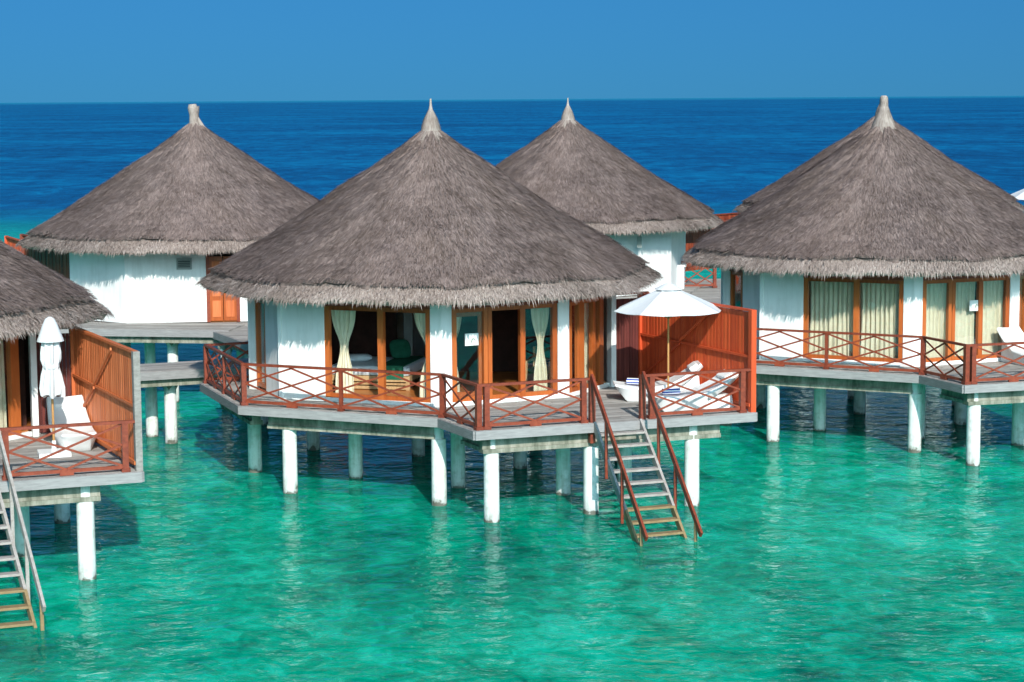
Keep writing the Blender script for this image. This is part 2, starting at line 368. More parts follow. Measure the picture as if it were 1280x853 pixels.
def build_fringe(mb):
    N = 200; vs = []
    for u in (0, .35, .7, .93):
        for i in range(N): vs.append(eave_pt(u, 2 * math.pi * i / N))
    for dr, dz in ((-.10, -.13), (-.9, -.02)):
        for i in range(N):
            p = eave_pt(.93, 2 * math.pi * i / N); l = math.hypot(p.x, p.y); p.x *= (l + dr) / l; p.y *= (l + dr) / l; p.z += dz; vs.append(p)
    mb.add(vs, [[k * N + i, k * N + (i + 1) % N, (k + 1) * N + (i + 1) % N, (k + 1) * N + i] for k in range(5) for i in range(N)], .4)
    rng = random.Random(5)
    for _ in range(17000):
        th = rng.random() * 2 * math.pi; u = rng.random() ** .8
        L = rng.uniform(.12, .30); wd = rng.uniform(.007, .016)
        p = eave_pt(u, th); p.z += .01
        f = hnoise(th * 11, .3, 4)
        d = Vector((math.cos(th + rng.gauss(0, .35)), math.sin(th + rng.gauss(0, .35)), -rng.uniform(.35, .9)))
        q = p + d.normalized() * L * .55; q.z += .02
        d2 = Vector((d.x * .55, d.y * .55, -rng.uniform(.8, 1.5))).normalized(); e = q + d2 * L * .5 * (1 + .35 * f)
        t = Vector((-math.sin(th), math.cos(th), rng.uniform(-.3, .3))) * wd
        mb.add([p - t, p + t, q + t * .8, q - t * .8, e], [[0, 1, 2, 3], [3, 2, 4]], min(1, max(0, rng.gauss(.5, .25))))
def build_soffit(mb):
    N = 48
    vs = [(r * math.cos(2 * math.pi * i / N), r * math.sin(2 * math.pi * i / N), z) for r, z in ((5.15, 4.56), (4.3, 4.88), (.3, 6.9)) for i in range(N)]
    mb.add(vs, [[k * N + i, k * N + (i + 1) % N, (k + 1) * N + (i + 1) % N, (k + 1) * N + i] for k in range(2) for i in range(N)] + [list(range(2 * N, 3 * N))], .3)
    for i in range(32):
        th = 2 * math.pi * i / 32; c, q = math.cos(th), math.sin(th)
        mb.beam((5.2 * c, 5.2 * q, 4.50), (3.9 * c, 3.9 * q, 4.88), .07, .1)
def finial_spire(mb):
    rng = random.Random(3)
    mb.lathe(0, 0, [(.62, 7.86), (.42, 8.06), (.26, 8.22), (.22, 8.26)], 28, .3)
    mb.lathe(0, 0, [(.27, 8.13), (.245, 8.25), (.20, 8.42), (.13, 8.6), (.055, 8.74), (.03, 8.86), (.022, 9.02)], 20, .8)
    strands(mb, rng, 900, [(.27, 8.13), (.20, 8.42), (.13, 8.6), (.05, 8.76)])
    strands(mb, rng, 900, [(.66, 7.80), (.42, 8.08), (.26, 8.24)])
def strands(mb, rng, n, prof):
    for _ in range(n):
        k = rng.randrange(len(prof) - 1); t = rng.random(); r = prof[k][0] * (1 - t) + prof[k + 1][0] * t; z = prof[k][1] * (1 - t) + prof[k + 1][1] * t
        th = rng.random() * 6.283; L = rng.uniform(.1, .22); c, q = math.cos(th), math.sin(th)
        sl = (prof[k][0] - prof[k + 1][0]) / (prof[k + 1][1] - prof[k][1])
        p = Vector((c * r, q * r, z)); e = Vector((c * (r + sl * L + .012), q * (r + sl * L + .012), z - L)); tt = Vector((-q, c, .1)) * .008
        mb.add([p - tt, p + tt, e], [[0, 1, 2]], rng.random())
def finial_stub(mb):
    rng = random.Random(9)
    mb.lathe(0, 0, [(.60, 7.88), (.40, 8.06), (.26, 8.2)], 28, .3)
    mb.lathe(.0, 0, [(.37, 8.08), (.33, 8.18), (.25, 8.38), (.16, 8.60), (.115, 8.74), (.105, 8.98), (.06, 9.02)], 20, .8)
    strands(mb, rng, 1400, [(.46, 8.0), (.33, 8.18), (.16, 8.60), (.115, 8.74), (.105, 9.0)])
def finial_bent(mb):
    rng = random.Random(9)
    mb.lathe(0, 0, [(.50, 7.92), (.30, 8.10), (.15, 8.24)], 24, .3)
    pts = [(0, 8.15, .21), (-.02, 8.35, .15), (-.03, 8.55, .13), (-.05, 8.78, .16), (-.06, 8.9, .12)]
    for a, b in zip(pts, pts[1:]): mb.tube((a[0], 0, a[1]), (b[0], 0, b[1]), a[2], b[2], 14, .7)
    mb.tube((.06, -.05, 8.5), (.28, -.2, 8.06), .05, .07, 10, .9)
    strands(mb, rng, 1500, [(.50, 7.95), (.24, 8.15), (.15, 8.35), (.14, 8.6), (.17, 8.85)])

def roof(parent, rot, fin, base):
    """base is the villa's base point: the roof meshes are drawn round the roof centre"""
    r = part(parent, 'thatch_roof', 'roof', build_roof, thatch, (0, 0, 0)); r.location = (0, 0, -base); r.rotation_euler = (0, 0, rot)
    e = part(r, 'eave_fringe', 'fringe', build_fringe, fringe)
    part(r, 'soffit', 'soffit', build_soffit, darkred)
    part(r, 'finial', fin.__name__, fin, capm)
    return r

# ------------------------------------------------------------------ the front villa, in the coordinates of the middle one
MC = (-1.95, 50.0)
ZD = 2.05
class Site:
    def __init__(s, off=(0, 0), rot=0): s.off = off; s.rot = R(rot)
    def T(s, p):
        x, y = p[0] - MC[0], p[1] - MC[1]; c, q = math.cos(s.rot), math.sin(s.rot)
        return (MC[0] + s.off[0] + x * c - y * q, MC[1] + s.off[1] + x * q + y * c, p[2])
P0, P1, P2, P3, P4, P5 = (-6.25, 48.82), (-5.88, 48.08), (-5.41, 47.14), (-1.60, 45.60), (1.34, 47.08), (2.36, 48.80)
P6, P7, P8, P9 = (1.9, 52.4), (-.9, 54.2), (-4.2, 54.0), (-6.2, 51.7)
def at(p, q, d):
    L = math.hypot(q[0] - p[0], q[1] - p[1]); return (p[0] + (q[0] - p[0]) * d / L, p[1] + (q[1] - p[1]) * d / L)
def walls(mb):
    zt = 4.86
    mb.wall(P1, P2, ZD, zt); mb.wall(P2, at(P2, P3, 1.15), ZD, zt)
    mb.wall(at(P2, P3, 3.83), P3, ZD, zt); mb.wall(P3, at(P3, P4, .27), ZD, zt)
    mb.wall(at(P3, P4, 2.99), P4, ZD, zt)
    # plinth under and lintel over the glazing
    for p, q in ((at(P2, P3, 1.15), at(P2, P3, 3.83)), (at(P3, P4, .27), at(P3, P4, 2.99)), (P4, P5)):
        mb.wall(p, q, ZD, ZD + .10, .16); mb.wall(p, q, 4.50, zt, .12, .01)
    mb.post(P0[0], P0[1], ZD, zt, .16, R(60), .22); mb.post(P5[0] + .05, P5[1] + .05, ZD, zt, .13, R(20), .3)
    mb.wall(at(P0, P9, .12), P9, ZD, zt); mb.wall(P9, P8, ZD, zt); mb.wall(P8, P7, ZD, zt); mb.wall(P7, P6, ZD, zt); mb.wall(P6, at(P6, P5, 3.4), ZD, zt)
    # fins of the corners
    mb.post(P2[0], P2[1] + .01, ZD, zt, .10, R(-20))
def glazing(parent, base, p, q, posts, zb=ZD + .10, zt=4.28, skip=(), pane_frame='window', tag=''):
    """posts: list of (distance along, width); panes between them"""
    fr = part(parent, pane_frame, ('fr', p, q, tag), lambda mb: [
        [mb.wall(at(p, q, d - wd / 2), at(p, q, d + wd / 2), zb, zt, .12, .015) for d, wd in posts],
        mb.wall(at(p, q, posts[0][0]), at(p, q, posts[-1][0]), zb, zb + .10, .10, .025),
        mb.wall(at(p, q, posts[0][0]), at(p, q, posts[-1][0]), zt - .09, zt, .10, .025)], orange, base)
    for k in range(len(posts) - 1):
        if k in skip: continue
        a = posts[k][0] + posts[k][1] / 2; b = posts[k + 1][0] - posts[k + 1][1] / 2
        part(fr, 'pane', ('pane', p, q, k, tag), lambda mb: mb.wall(at(p, q, a), at(p, q, b), zb + .10, zt - .09, .008, .07), glass, base)
    return fr
def clip(poly, n, d, keep):  # keep side of n.p <= d (keep=1) or >= d (-1)
    out = []
    for i in range(len(poly)):
        a, b = poly[i], poly[(i + 1) % len(poly)]
        da = (n[0] * a[0] + n[1] * a[1] - d) * keep; db = (n[0] * b[0] + n[1] * b[1] - d) * keep
        if da <= 0: out.append(a)
        if da * db < 0:
            t = da / (da - db); out.append((a[0] + (b[0] - a[0]) * t, a[1] + (b[1] - a[1]) * t))
    return out
def planks(mb, poly, ang, z0, z1, wd=.14, gap=.012, seed=1):
    n = (-math.sin(ang), math.cos(ang)); ds = [n[0] * x + n[1] * y for x, y in poly]; d = min(ds); rng = random.Random(seed)
    t = (math.cos(ang), math.sin(ang)); jd = max(abs(t[0] * x + t[1] * y) for x, y in poly)
    while d < max(ds):
        c = clip(clip(poly, n, d + gap, -1), n, d + wd, 1)
        if len(c) >= 3:
            es = [t[0] * x + t[1] * y for x, y in c]; s0 = min(es); e1 = s0 + rng.uniform(.6, 2.6)
            while True:
                g = clip(clip(c, t, s0, -1), t, min(e1, max(es)) - (.006 if e1 < max(es) else 0), 1)
                if len(g) >= 3: mb.prism(g, z0 + rng.uniform(0, .004), z1 + rng.uniform(-.004, .003), rng.random())
                if e1 >= max(es): break
                s0 = e1; e1 += rng.uniform(1.8, 2.9)
        d += wd
DECK = [(-7.71, 49.96), (-6.25, 46.12), (-1.61, 44.09), (-.79, 42.33), (5.40, 44.62), (3.15, 49.4), (2.6, 52.9), (-.8, 55.0), (-4.6, 54.8), (-6.6, 52.6)]
def inset(p, q, d0, d1, ins):
    a = at(p, q, d0); L = math.hypot(q[0] - p[0], q[1] - p[1]); b = at(p, q, L - d1)
    nx, ny = -(q[1] - p[1]) / L, (q[0] - p[0]) / L
    return (a[0] + nx * ins, a[1] + ny * ins), (b[0] + nx * ins, b[1] + ny * ins)
PILES = [(-6.29, 48.9), (-5.14, 46.21), (-5.17, 52.04), (-3.77, 48.06), (-1.65, 44.66), (-2.4, 50.98), (-1.28, 46.76), (-.46, 42.84), (.18, 49.19), (1.15, 45.8), (1.70, 43.62), (3.97, 44.44),
         (2.6, 46.6), (2.7, 49.8), (.6, 52.6), (-2.3, 53.9)]

def railing_seg(t, base, p, q, bays, key, ends=(1, 1), mat=redwood, h=.95, z=ZD, firstpost=True, lastpost=True):
    L = math.hypot(q[0] - p[0], q[1] - p[1]); ang = math.atan2(q[1] - p[1], q[0] - p[0])
    def P(d, zz): x, y = at(p, q, d); return (x, y, zz)
    part(t, 'top_rail', (key, 'tr'), lambda mb: mb.beam(P(0, z + h), P(L, z + h), .085, .055, ext=.04), mat, base)
    part(t, 'bottom_rail', (key, 'br'), lambda mb: [mb.beam(P(0, z + .09), P(L, z + .09), .05, .065)] +
         [mb.beam(P(L * (k + .5) / bays - .13, z + .045), P(L * (k + .5) / bays + .13, z + .045), .06, .075) for k in range(bays)], mat, base)
    for k in range(bays + 1):
        if (k == 0 and not firstpost) or (k == bays and not lastpost): continue
        wd = .115 if k in (0, bays) else .075
        part(t, 'post', (key, 'p', k), lambda mb: [mb.post(*at(p, q, L * k / bays), z + .002, z + h - .028, wd, ang), mb.post(*at(p, q, L * k / bays), z + .002, z + .07, wd + .05, ang)], mat, base)
    for k in range(bays):
        a, b = L * k / bays + .05, L * (k + 1) / bays - .05; m = (a + b) / 2; z0, z1 = z + .12, z + h - .04; zm = (z0 + z1) / 2
        bars = [((a, z0), (b, z1)), ((a, z1), (b, z0)), ((a, zm), (m, z1)), ((m, z1), (b, zm)), ((a, zm), (m, z0)), ((m, z0), (b, zm))]
        for i, ((da, za), (db, zb)) in enumerate(bars):
            o = .011 * (1 if (zb - za) > 0 else -1)
            nx, ny = -math.sin(ang) * o, math.cos(ang) * o
            def fb(mb):
                A = P(da, za); B = P(db, zb)
                mb.beam((A[0] + nx, A[1] + ny, A[2]), (B[0] + nx, B[1] + ny, B[2]), .02, .042)
            part(t, 'cross_brace', (key, 'cb', k, i), fb, mat, base)

def curtain(mb, p, q, z0, z1, mode, seed=1):
    """mode 'full' hangs straight; 'tied' pinches at 45% height; 'left'/'right' pinch towards that side"""
    rng = random.Random(seed); L = math.hypot(q[0] - p[0], q[1] - p[1]); d = ((q[0] - p[0]) / L, (q[1] - p[1]) / L); nn = (-d[1], d[0])
    NX, NZ = 44, 18; fo = max(3, L / .13); ph = rng.random() * 6
    vs = []
    for th in (0, .008):
        for j in range(NZ + 1):
            t = j / NZ; z = z0 + (z1 - z0) * t
            if mode == 'full': sc, cx = 1 - .04 * math.sin(t * 3), 0
            else:
                g = math.exp(-((t - .5) / .20) ** 2); sc = 1 - .68 * g - (.25 if t < .5 else 0) * (1 - g); cx = 0
                if mode == 'left': cx = -(1 - sc) * .5
                if mode == 'right': cx = (1 - sc) * .5
            for i in range(NX + 1):
                u = (i / NX - .5) * sc + .5 + cx
                amp = .032 * (1 if sc > .6 else .75) * (1 + .4 * math.sin(ph + i * .7))
                y = amp * math.sin(i / NX * fo * 6.28 + ph + .5 * math.sin(t * 4 + i)) + th
                vs.append((p[0] + d[0] * L * u + nn[0] * y, p[1] + d[1] * L * u + nn[1] * y, z))
    W = NX + 1; H = (NZ + 1) * W; fs = []
    for j in range(NZ):
        for i in range(NX):
            a = j * W + i; fs.append([a, a + 1, a + W + 1, a + W]); fs.append([H + a, H + a + W, H + a + W + 1, H + a + 1])
    for j in range(NZ):
        for i in (0, NX):
            a = j * W + i; fs.append([a, a + W, H + a + W, H + a])
    for i in range(NX):
        for j in (0, NZ):
            a = j * W + i; fs.append([a, a + 1, H + a + 1, H + a])
    mb.add(vs, fs, .5)

def put_curtain(S, p, q, d0, d1, mode, label, group, seed=1, off=.24):
    a, b = at(p, q, d0), at(p, q, d1); L = math.hypot(q[0] - p[0], q[1] - p[1]); nx, ny = -(q[1] - p[1]) / L * off, (q[0] - p[0]) / L * off
    a = (a[0] + nx, a[1] + ny); b = (b[0] + nx, b[1] + ny); base = ((a[0] + b[0]) / 2, (a[1] + b[1]) / 2, ZD + .16)
    mb = MB(); curtain(mb, a, b, ZD + .16, 4.4, mode, seed)
    single('curtain', label, 'curtain', mb, curtain_m, base, True, rotz=S.rot, loc=S.T(base), group=group)

def front_villa(S, which, roofrot, fin, wood_wall, W):
    """W: the words that tell this villa's things from the others'"""
    base = (MC[0], MC[1], ZD)
    v = thing('water_villa', W['villa'], 'villa', S.T(base), S.rot, 'thatched villas standing over the water')
    rf = roof(v, roofrot, fin, ZD)
    if which == 'left': rf.location = (.22, -.95, -ZD)
    part(v, 'wall', 'walls', walls, plaster, base, bevel=.012)
    for i, (p, q) in enumerate(((at(P2, P3, 1.15), at(P2, P3, 3.83)), (at(P3, P4, .27), at(P3, P4, 2.99)), (P4, P5), (P0, P1))):
        part(v, 'header_beam', ('header', i), lambda mb: mb.wall(p, q, 4.285, 4.50, .13, -.02), redwood, base)
    glazing(v, base, P2, P3, [(1.21, .12), (2.58, .15), (3.77, .11)], skip=(0, 1) if which == 'mid' else (), tag='a')
    g = glazing(v, base, P3, P4, [(.33, .12), (1.13, .10), (1.24, .10), (2.08, .13), (2.92, .12)], skip=(1, 2) if which == 'mid' else (1,), tag=which)
    if which == 'mid':
        # the sliding leaf pushed aside stands behind the left pane
        def leaf(mb):
            for d in (.42, 1.05): mb.wall(at(P3, P4, d - .04), at(P3, P4, d + .04), ZD + .16, 4.18, .05, .15)
            mb.wall(at(P3, P4, .42), at(P3, P4, 1.05), ZD + .16, ZD + .3, .05, .15); mb.wall(at(P3, P4, .42), at(P3, P4, 1.05), 4.08, 4.18, .05, .15)
        part(v, 'sliding_door', 'leaf', leaf, orange, base)
    glazing(v, base, P4, P5, [(.10, .10), (.62, .26), (1.25, .12), (1.62, .20)] if which != 'left' else [(.10, .10), (1.58, .24)], tag='c' + (which if which == 'left' else ''))
    glazing(v, base, P0, P1, [(.14, .07), (.74, .06)], tag='d')
    part(v, 'floor', 'vfloor', lambda mb: mb.prism([at(P2, MC, .05), at(P3, MC, .17), at(P4, MC, .05), at(P5, MC, .1), P6, P7, P8, P9, at(P0, MC, .15)], ZD + .003, ZD + .13), floorw, base)
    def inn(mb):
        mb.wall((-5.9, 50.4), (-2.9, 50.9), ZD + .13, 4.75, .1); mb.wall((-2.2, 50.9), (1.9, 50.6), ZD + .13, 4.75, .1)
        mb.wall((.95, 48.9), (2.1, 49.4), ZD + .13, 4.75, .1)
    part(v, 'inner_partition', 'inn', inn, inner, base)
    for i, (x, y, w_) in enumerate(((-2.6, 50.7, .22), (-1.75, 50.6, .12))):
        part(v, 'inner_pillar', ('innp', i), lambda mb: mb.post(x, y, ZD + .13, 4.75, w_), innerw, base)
    # ---- deck
    d = thing('timber_deck', W['deck'], 'deck', S.T(base), S.rot, 'timber decks round the front villas')
    part(d, 'decking', 'decking', lambda mb: planks(mb, DECK, R(20.2), ZD - .05, ZD, seed=4), greywood, base)
    def fas(mb, i):
        p, q = DECK[i], DECK[(i + 1) % len(DECK)]; dx, dy = q[0] - p[0], q[1] - p[1]; L = math.hypot(dx, dy); nx, ny = dy / L, -dx / L
        mb.prism([(p[0] - dx / L * .01, p[1] - dy / L * .01), (p[0] + nx * .05, p[1] + ny * .05), (q[0] + nx * .05, q[1] + ny * .05), (q[0] + dx / L * .01, q[1] + dy / L * .01)], ZD - .20, ZD - .006, .3 + .4 * (i % 2))
    for i in (0, 1, 2, 3, 4, 9): part(d, 'fascia_board', ('fas', i), lambda mb: fas(mb, i), fasciaw, base)
    def bmz(mb, a, b):
        mb.beam((*a, ZD - .345), (*b, ZD - .345), .20, .23); mb.beam((*a, ZD - .50), (*b, ZD - .50), .30, .09)
    bs = [inset(DECK[3], DECK[4], .25, .75, .36), inset(DECK[1], DECK[2], .5, .3, .5), inset(DECK[2], DECK[3], .35, .3, .5), inset(DECK[0], DECK[1], .5, .5, .5)]
    bs += [((-5.6, 51.2), (2.4, 49.2)), ((-1.2, 47.0), (3.2, 46.9)), ((-5.2, 48.8), (.4, 48.9)), ((-2.3, 53.9), (.8, 52.5))]
    for i, (a, b) in enumerate(bs): part(d, 'support_beam', ('bm', i), lambda mb: bmz(mb, a, b), concrete, base)
    def joists(mb):
        for k in range(15):
            y = 43.8 + k * .75; x0, x1 = (-.6 - max(0, y - 44.2) * 1.6, min(4.6 - (y - 44) * .35, (y - 42.6) / .3656 - 1.25)); x0 = max(x0, -6.6 + abs(y - 50) * .35)
            mb.beam((x0 + .3, y, ZD - .14), (x1, y + .0, ZD - .14), .06, .16)
    part(d, 'joist', 'joist', joists, greywood, base)
    for i, (x, y) in enumerate(PILES):
        part(d, 'pile', ('pile', i), lambda mb: (mb.tube((x, y, -.6), (x, y, ZD - .55), .172, .165, 28), mb.tube((x, y, ZD - .56), (x, y, ZD - .24), .12, .12, 12)), pile_m, base, True).location = (.35, .14, 0) if (which == 'left' and i == 11) else (0, 0, 0)
    # ---- railings
    rb = (DECK[1][0], DECK[1][1], ZD)
    r = thing('deck_railing', W['rail_left'], 'railing', S.T(rb), S.rot, 'criss-cross red deck railings')
    def ins(p, ins_=.10):
        return p
    A = (-6.3, 50.5); D0 = (-7.58, 49.92); D1 = (-6.17, 46.22); D2 = (-1.53, 44.19); D3 = (-.72, 42.46); D4 = at(DECK[3], DECK[4], 2.62); D4 = (D4[0] - .04, D4[1] + .1)
    railing_seg(r, rb, D0, A, 1, 'r0', firstpost=False)
    railing_seg(r, rb, D0, D1, 2, 'r1')
    railing_seg(r, rb, D1, D2, 2, 'r2', firstpost=False)
    railing_seg(r, rb, D2, D3, 1, 'r3', firstpost=False)
    railing_seg(r, rb, at(D3, D4, .18), at(D3, D4, 2.40), 1, 'r4')
    part(r, 'top_rail', 'r4b', lambda mb: mb.beam((*D3, ZD + .95), (*at(D3, D4, 2.66), ZD + .95), .084, .054), redwood, rb)
    part(r, 'post', 'r4p', lambda mb: mb.post(*at(D3, D4, 2.60), ZD - .45, ZD + .92, .12, R(20)), redwood, rb)
    D5 = at(DECK[3], DECK[4], 3.90); D5 = (D5[0] - .04, D5[1] + .1); D6 = at(DECK[3], DECK[4], 6.5); D6 = (D6[0] - .04, D6[1] + .1)
    rb2 = (D5[0], D5[1], ZD)
    r2 = thing('deck_railing', W['rail_right'], 'railing', S.T(rb2), S.rot, 'criss-cross red deck railings')
    railing_seg(r2, rb2, at(D5, D6, .22), at(D5, D6, 2.42), 1, 'r5')
    part(r2, 'top_rail', 'r5b', lambda mb: mb.beam((*at(D5, D6, -.06), ZD + .95), (*at(D5, D6, 2.66), ZD + .95), .084, .054), redwood, rb2)
    part(r2, 'post', 'r5p', lambda mb: mb.post(*D5, ZD - .15, ZD + .92, .12, R(20)), redwood, rb2)
    # ---- privacy wall
    pb = (4.3, 47.0, ZD)
    pw = thing('privacy_wall', W['wall'], 'wall', S.T(pb), S.rot, 'slatted privacy walls beside the terraces')
    WA, WB, WC = (5.33, 44.72), (3.15, 49.35), (2.45, 49.0)
    L = math.hypot(WA[0] - WB[0], WA[1] - WB[1]); wa = math.atan2(WA[1] - WB[1], WA[0] - WB[0])
    def slats(mb, p, q, z0, z1):
        LL = math.hypot(p[0] - q[0], p[1] - q[1]); n = int(LL / .075); rng = random.Random(2)
        for k in range(n):
            o = .003 * (k % 2) + rng.uniform(-.0015, .0015); mb.wall(at(p, q, LL * k / n + .004), at(p, q, LL * (k + 1) / n - .004), z0 + rng.uniform(-.01, .01), z1, .022, o, rng.random())
    part(pw, 'slat_panel', 'sp1', lambda mb: slats(mb, WB, WA, ZD + .03, 4.26), wood_wall, pb)
    part(pw, 'slat_panel', 'sp2', lambda mb: slats(mb, WC, WB, ZD + .03, 4.16), darkred, pb, label='short red return panel with roof shade put into its dark colour')  # shade of the roof on this red panel is put into the darker timber
    for k, (x, y, zt) in enumerate(((WA[0], WA[1], 4.33), (WB[0], WB[1], 4.3))):
        part(pw, 'post', ('pwp', k), lambda mb: mb.post(x, y, ZD - .2, zt, .13, wa), wood_wall if which != 'left' or k else greywood, pb)
    part(pw, 'top_rail', 'pwt', lambda mb: mb.beam((WB[0], WB[1], 4.29), (WA[0], WA[1], 4.31), .10, .05), wood_wall, pb)
    part(pw, 'mid_rail', 'pwm', lambda mb: mb.beam((WB[0] - .03, WB[1] - .02, 3.28), (WA[0] - .03, WA[1] - .02, 3.28), .035, .055), wood_wall, pb)
    part(pw, 'bottom_rail', 'pwb', lambda mb: mb.beam((WB[0] - .05, WB[1] - .035, 2.2), (WA[0] - .05, WA[1] - .035, 2.2), .05, .07), wood_wall, pb)
    def br(mb):
        a = at(WB, WA, .15); b = at(WB, WA, 2.0); mb.beam((a[0] - .06, a[1] - .035, 2.25), (b[0] - .06, b[1] - .035, 3.25), .03, .06)
        a = at(WB, WA, 2.0); b = at(WB, WA, 3.5); mb.beam((a[0] - .06, a[1] - .035, 3.32), (b[0] - .06, b[1] - .035, 4.2), .03, .06)
    part(pw, 'diagonal_brace', 'pwd', br, wood_wall, pb)
    part(pw, 'tie_beam', 'pwtie', lambda mb: mb.beam((1.95, 48.3, 4.34), (3.3, 48.8, 4.34), .06, .06), redwood if which != 'left' else greywood, pb)
    # ---- stair into the water
    s0 = at(DECK[3], DECK[4], 2.72); s1 = at(DECK[3], DECK[4], 3.80); dr = Vector((.285, -.958) if which != 'left' else (.43, -.90)).normalized()
    if which == 'left': s0 = (s0[0] + .10, s0[1] + .03); s1 = (s1[0] + .10, s1[1] + .03)
    sk = 'L' if which == 'left' else ''
    sb = (s0[0] + dr.x * 3.1, s0[1] + dr.y * 3.1, -.4)
    upm, lom = (palewood, palewood) if which == 'left' else (redwood, palewood)
    st = thing('water_stair', W['stair'], 'stairs', S.T(sb), S.rot, 'open timber stairs running down into the water')
    run, drop = (3.1, 2.40) if which != 'left' else (3.5, 2.45)   # total, to below the water
    def sp(e, t, dz=0): b_ = s0 if e == 0 else s1; return (b_[0] + dr.x * (run * t + .06), b_[1] + dr.y * (run * t + .06), ZD - .08 - drop * t + dz)
    for e in (0, 1):
        part(st, 'stringer', ('str', e, sk), lambda mb: mb.beam(sp(e, -.02), sp(e, .62), .055, .17), palewood, sb)
        part(st, 'stringer', ('strl', e, sk), lambda mb: mb.beam(sp(e, .621), sp(e, 1), .055, .17), algaewood, sb, label='algae stained lower end')
    for k in range(11):
        t = (k + .75) / 11
        a, b = sp(0, t, .03), sp(1, t, .03)
        part(st, 'step', ('step', k, sk), lambda mb: mb.beam(a, b, .20, .045), palewood if k < 6 else algaewood, sb)
    for e in (0, 1):
        ox = -.05 if e == 0 else .07
        def P(t, dz): x, y, z = sp(e, t, dz); return (x + ox, y, z)
        part(st, 'handrail', ('hr', e, sk), lambda mb: mb.beam(P(-.03, 1.03), P(1.07 if which != 'left' else .96, .80), .05, .13), upm, sb)
        for t in (.28, .60, .97 if which != 'left' else .90):
            part(st, 'handrail_post', ('hp', e, t, sk), lambda mb: mb.beam(P(t, -.30 if t < .9 else -.22), P(t, .90 if t < .9 else .74), .06, .05, up=(dr.x, dr.y, 0)), upm if t < .7 else algaewood, sb)
    return v

MID = Site(); RGT = Site((12.25, 6.4), -4); LFT = Site((-12.42, -6.75), 0)
front_villa(MID, 'mid', R(8), finial_spire, redslat, dict(
    villa='large round villa in the middle with glass doors open and curtains tied back',
    deck='grey plank deck round the middle villa with the open parasol on it',
    rail_left='long red criss-cross railing left of the middle villa stair',
    rail_right='short red criss-cross railing in front of the two white loungers',
    wall='bright red slatted wall behind the open white parasol',
    stair='stair with red handrails going down into the water from the middle deck'))
front_villa(RGT, 'right', R(20), finial_stub, redslat, dict(
    villa='round villa at right with all its cream curtains drawn closed',
    deck='grey plank deck round the right hand villa with closed curtains',
    rail_left='red criss-cross railing in front of the villa with closed curtains',
    rail_right='red criss-cross railing at the far right end of the right hand deck',
    wall='red slatted wall at the right end of the right hand terrace',
    stair='stair going down from the right hand deck'))
front_villa(LFT, 'left', R(0), finial_spire, rustslat, dict(
    villa='thatched villa cut off by the left edge of the picture',
    deck='grey plank deck at lower left with the closed parasol on it',
    rail_left='red railing on the far side of the lower left deck',
    rail_right='red criss-cross railing in front of the closed parasol',
    wall='orange slatted wall behind the closed parasol at left',
    stair='weathered grey stair into the water at the lower left corner'))

# curtains
cg = 'curtains in the villa windows'
put_curtain(MID, P2, P3, 1.22, 1.86, 'tied', 'tied back cream curtain left of the bed', cg, 2)
put_curtain(MID, P2, P3, 3.30, 3.78, 'right', 'tied back cream curtain right of the bed, against the white corner pier', cg, 3)
put_curtain(MID, P3, P4, .34, .66, 'left', 'narrow cream curtain in the glass door with the white notice', cg, 4)
put_curtain(MID, P3, P4, 2.40, 2.90, 'tied', 'tied back cream curtain right of the dark open doorway', cg, 5)
put_curtain(MID, P4, P5, .95, 1.60, 'tied', 'shaded cream curtain in the narrow window beside the dark red panel', cg, 6)
put_curtain(RGT, P2, P3, 1.22, 2.56, 'full', 'closed cream curtain in the leftmost glass bay of the right hand villa', cg, 7)
put_curtain(RGT, P2, P3, 2.60, 3.78, 'full', 'closed cream curtain left of the white corner pier of the right hand villa', cg, 8)
put_curtain(RGT, P3, P4, .34, 1.15, 'full', 'closed cream curtain right of the white corner pier of the right hand villa', cg, 9)
put_curtain(RGT, P3, P4, 1.22, 2.04, 'full', 'closed cream curtain behind the notice on the right hand villa door', cg, 10)
put_curtain(RGT, P3, P4, 2.10, 2.94, 'full', 'closed cream curtain beside the white lounger of the right hand villa', cg, 11)
put_curtain(LFT, P3, P4, 1.3, 2.94, 'full', 'closed cream curtain at the left edge behind the closed parasol deck', cg, 12)
put_curtain(LFT, P4, P5, .16, 1.50, 'full', 'closed cream curtain left of the orange post near the closed parasol', cg, 13)

# notices on the door glass
def notice(S, d, label):
    a, b = at(P3, P4, d), at(P3, P4, d + .34); base = (a[0], a[1], 3.42)
    L = math.hypot(b[0] - a[0], b[1] - a[1]); nx, ny = -(b[1] - a[1]) / L * .05, (b[0] - a[0]) / L * .05
    t = thing('notice', label, 'notice', S.T(base), S.rot, 'notices on the glass doors')
    part(t, 'paper', 'notice_paper', lambda mb: mb.wall((a[0] + nx, a[1] + ny), (b[0] + nx, b[1] + ny), 3.42, 3.70, .006), paper, base)
    part(t, 'drawing', 'notice_mark', lambda mb: [mb.beam((a[0] + .12, a[1] + .05, 3.50), (a[0] + .16, a[1] + .07, 3.60), .004, .012), mb.beam((a[0] + .16, a[1] + .07, 3.60), (a[0] + .22, a[1] + .10, 3.54), .004, .012)], green, base)
notice(MID, .62, 'white notice taped inside the middle villa glass door')
notice(RGT, 1.75, 'white notice on the right hand villa door between curtains')

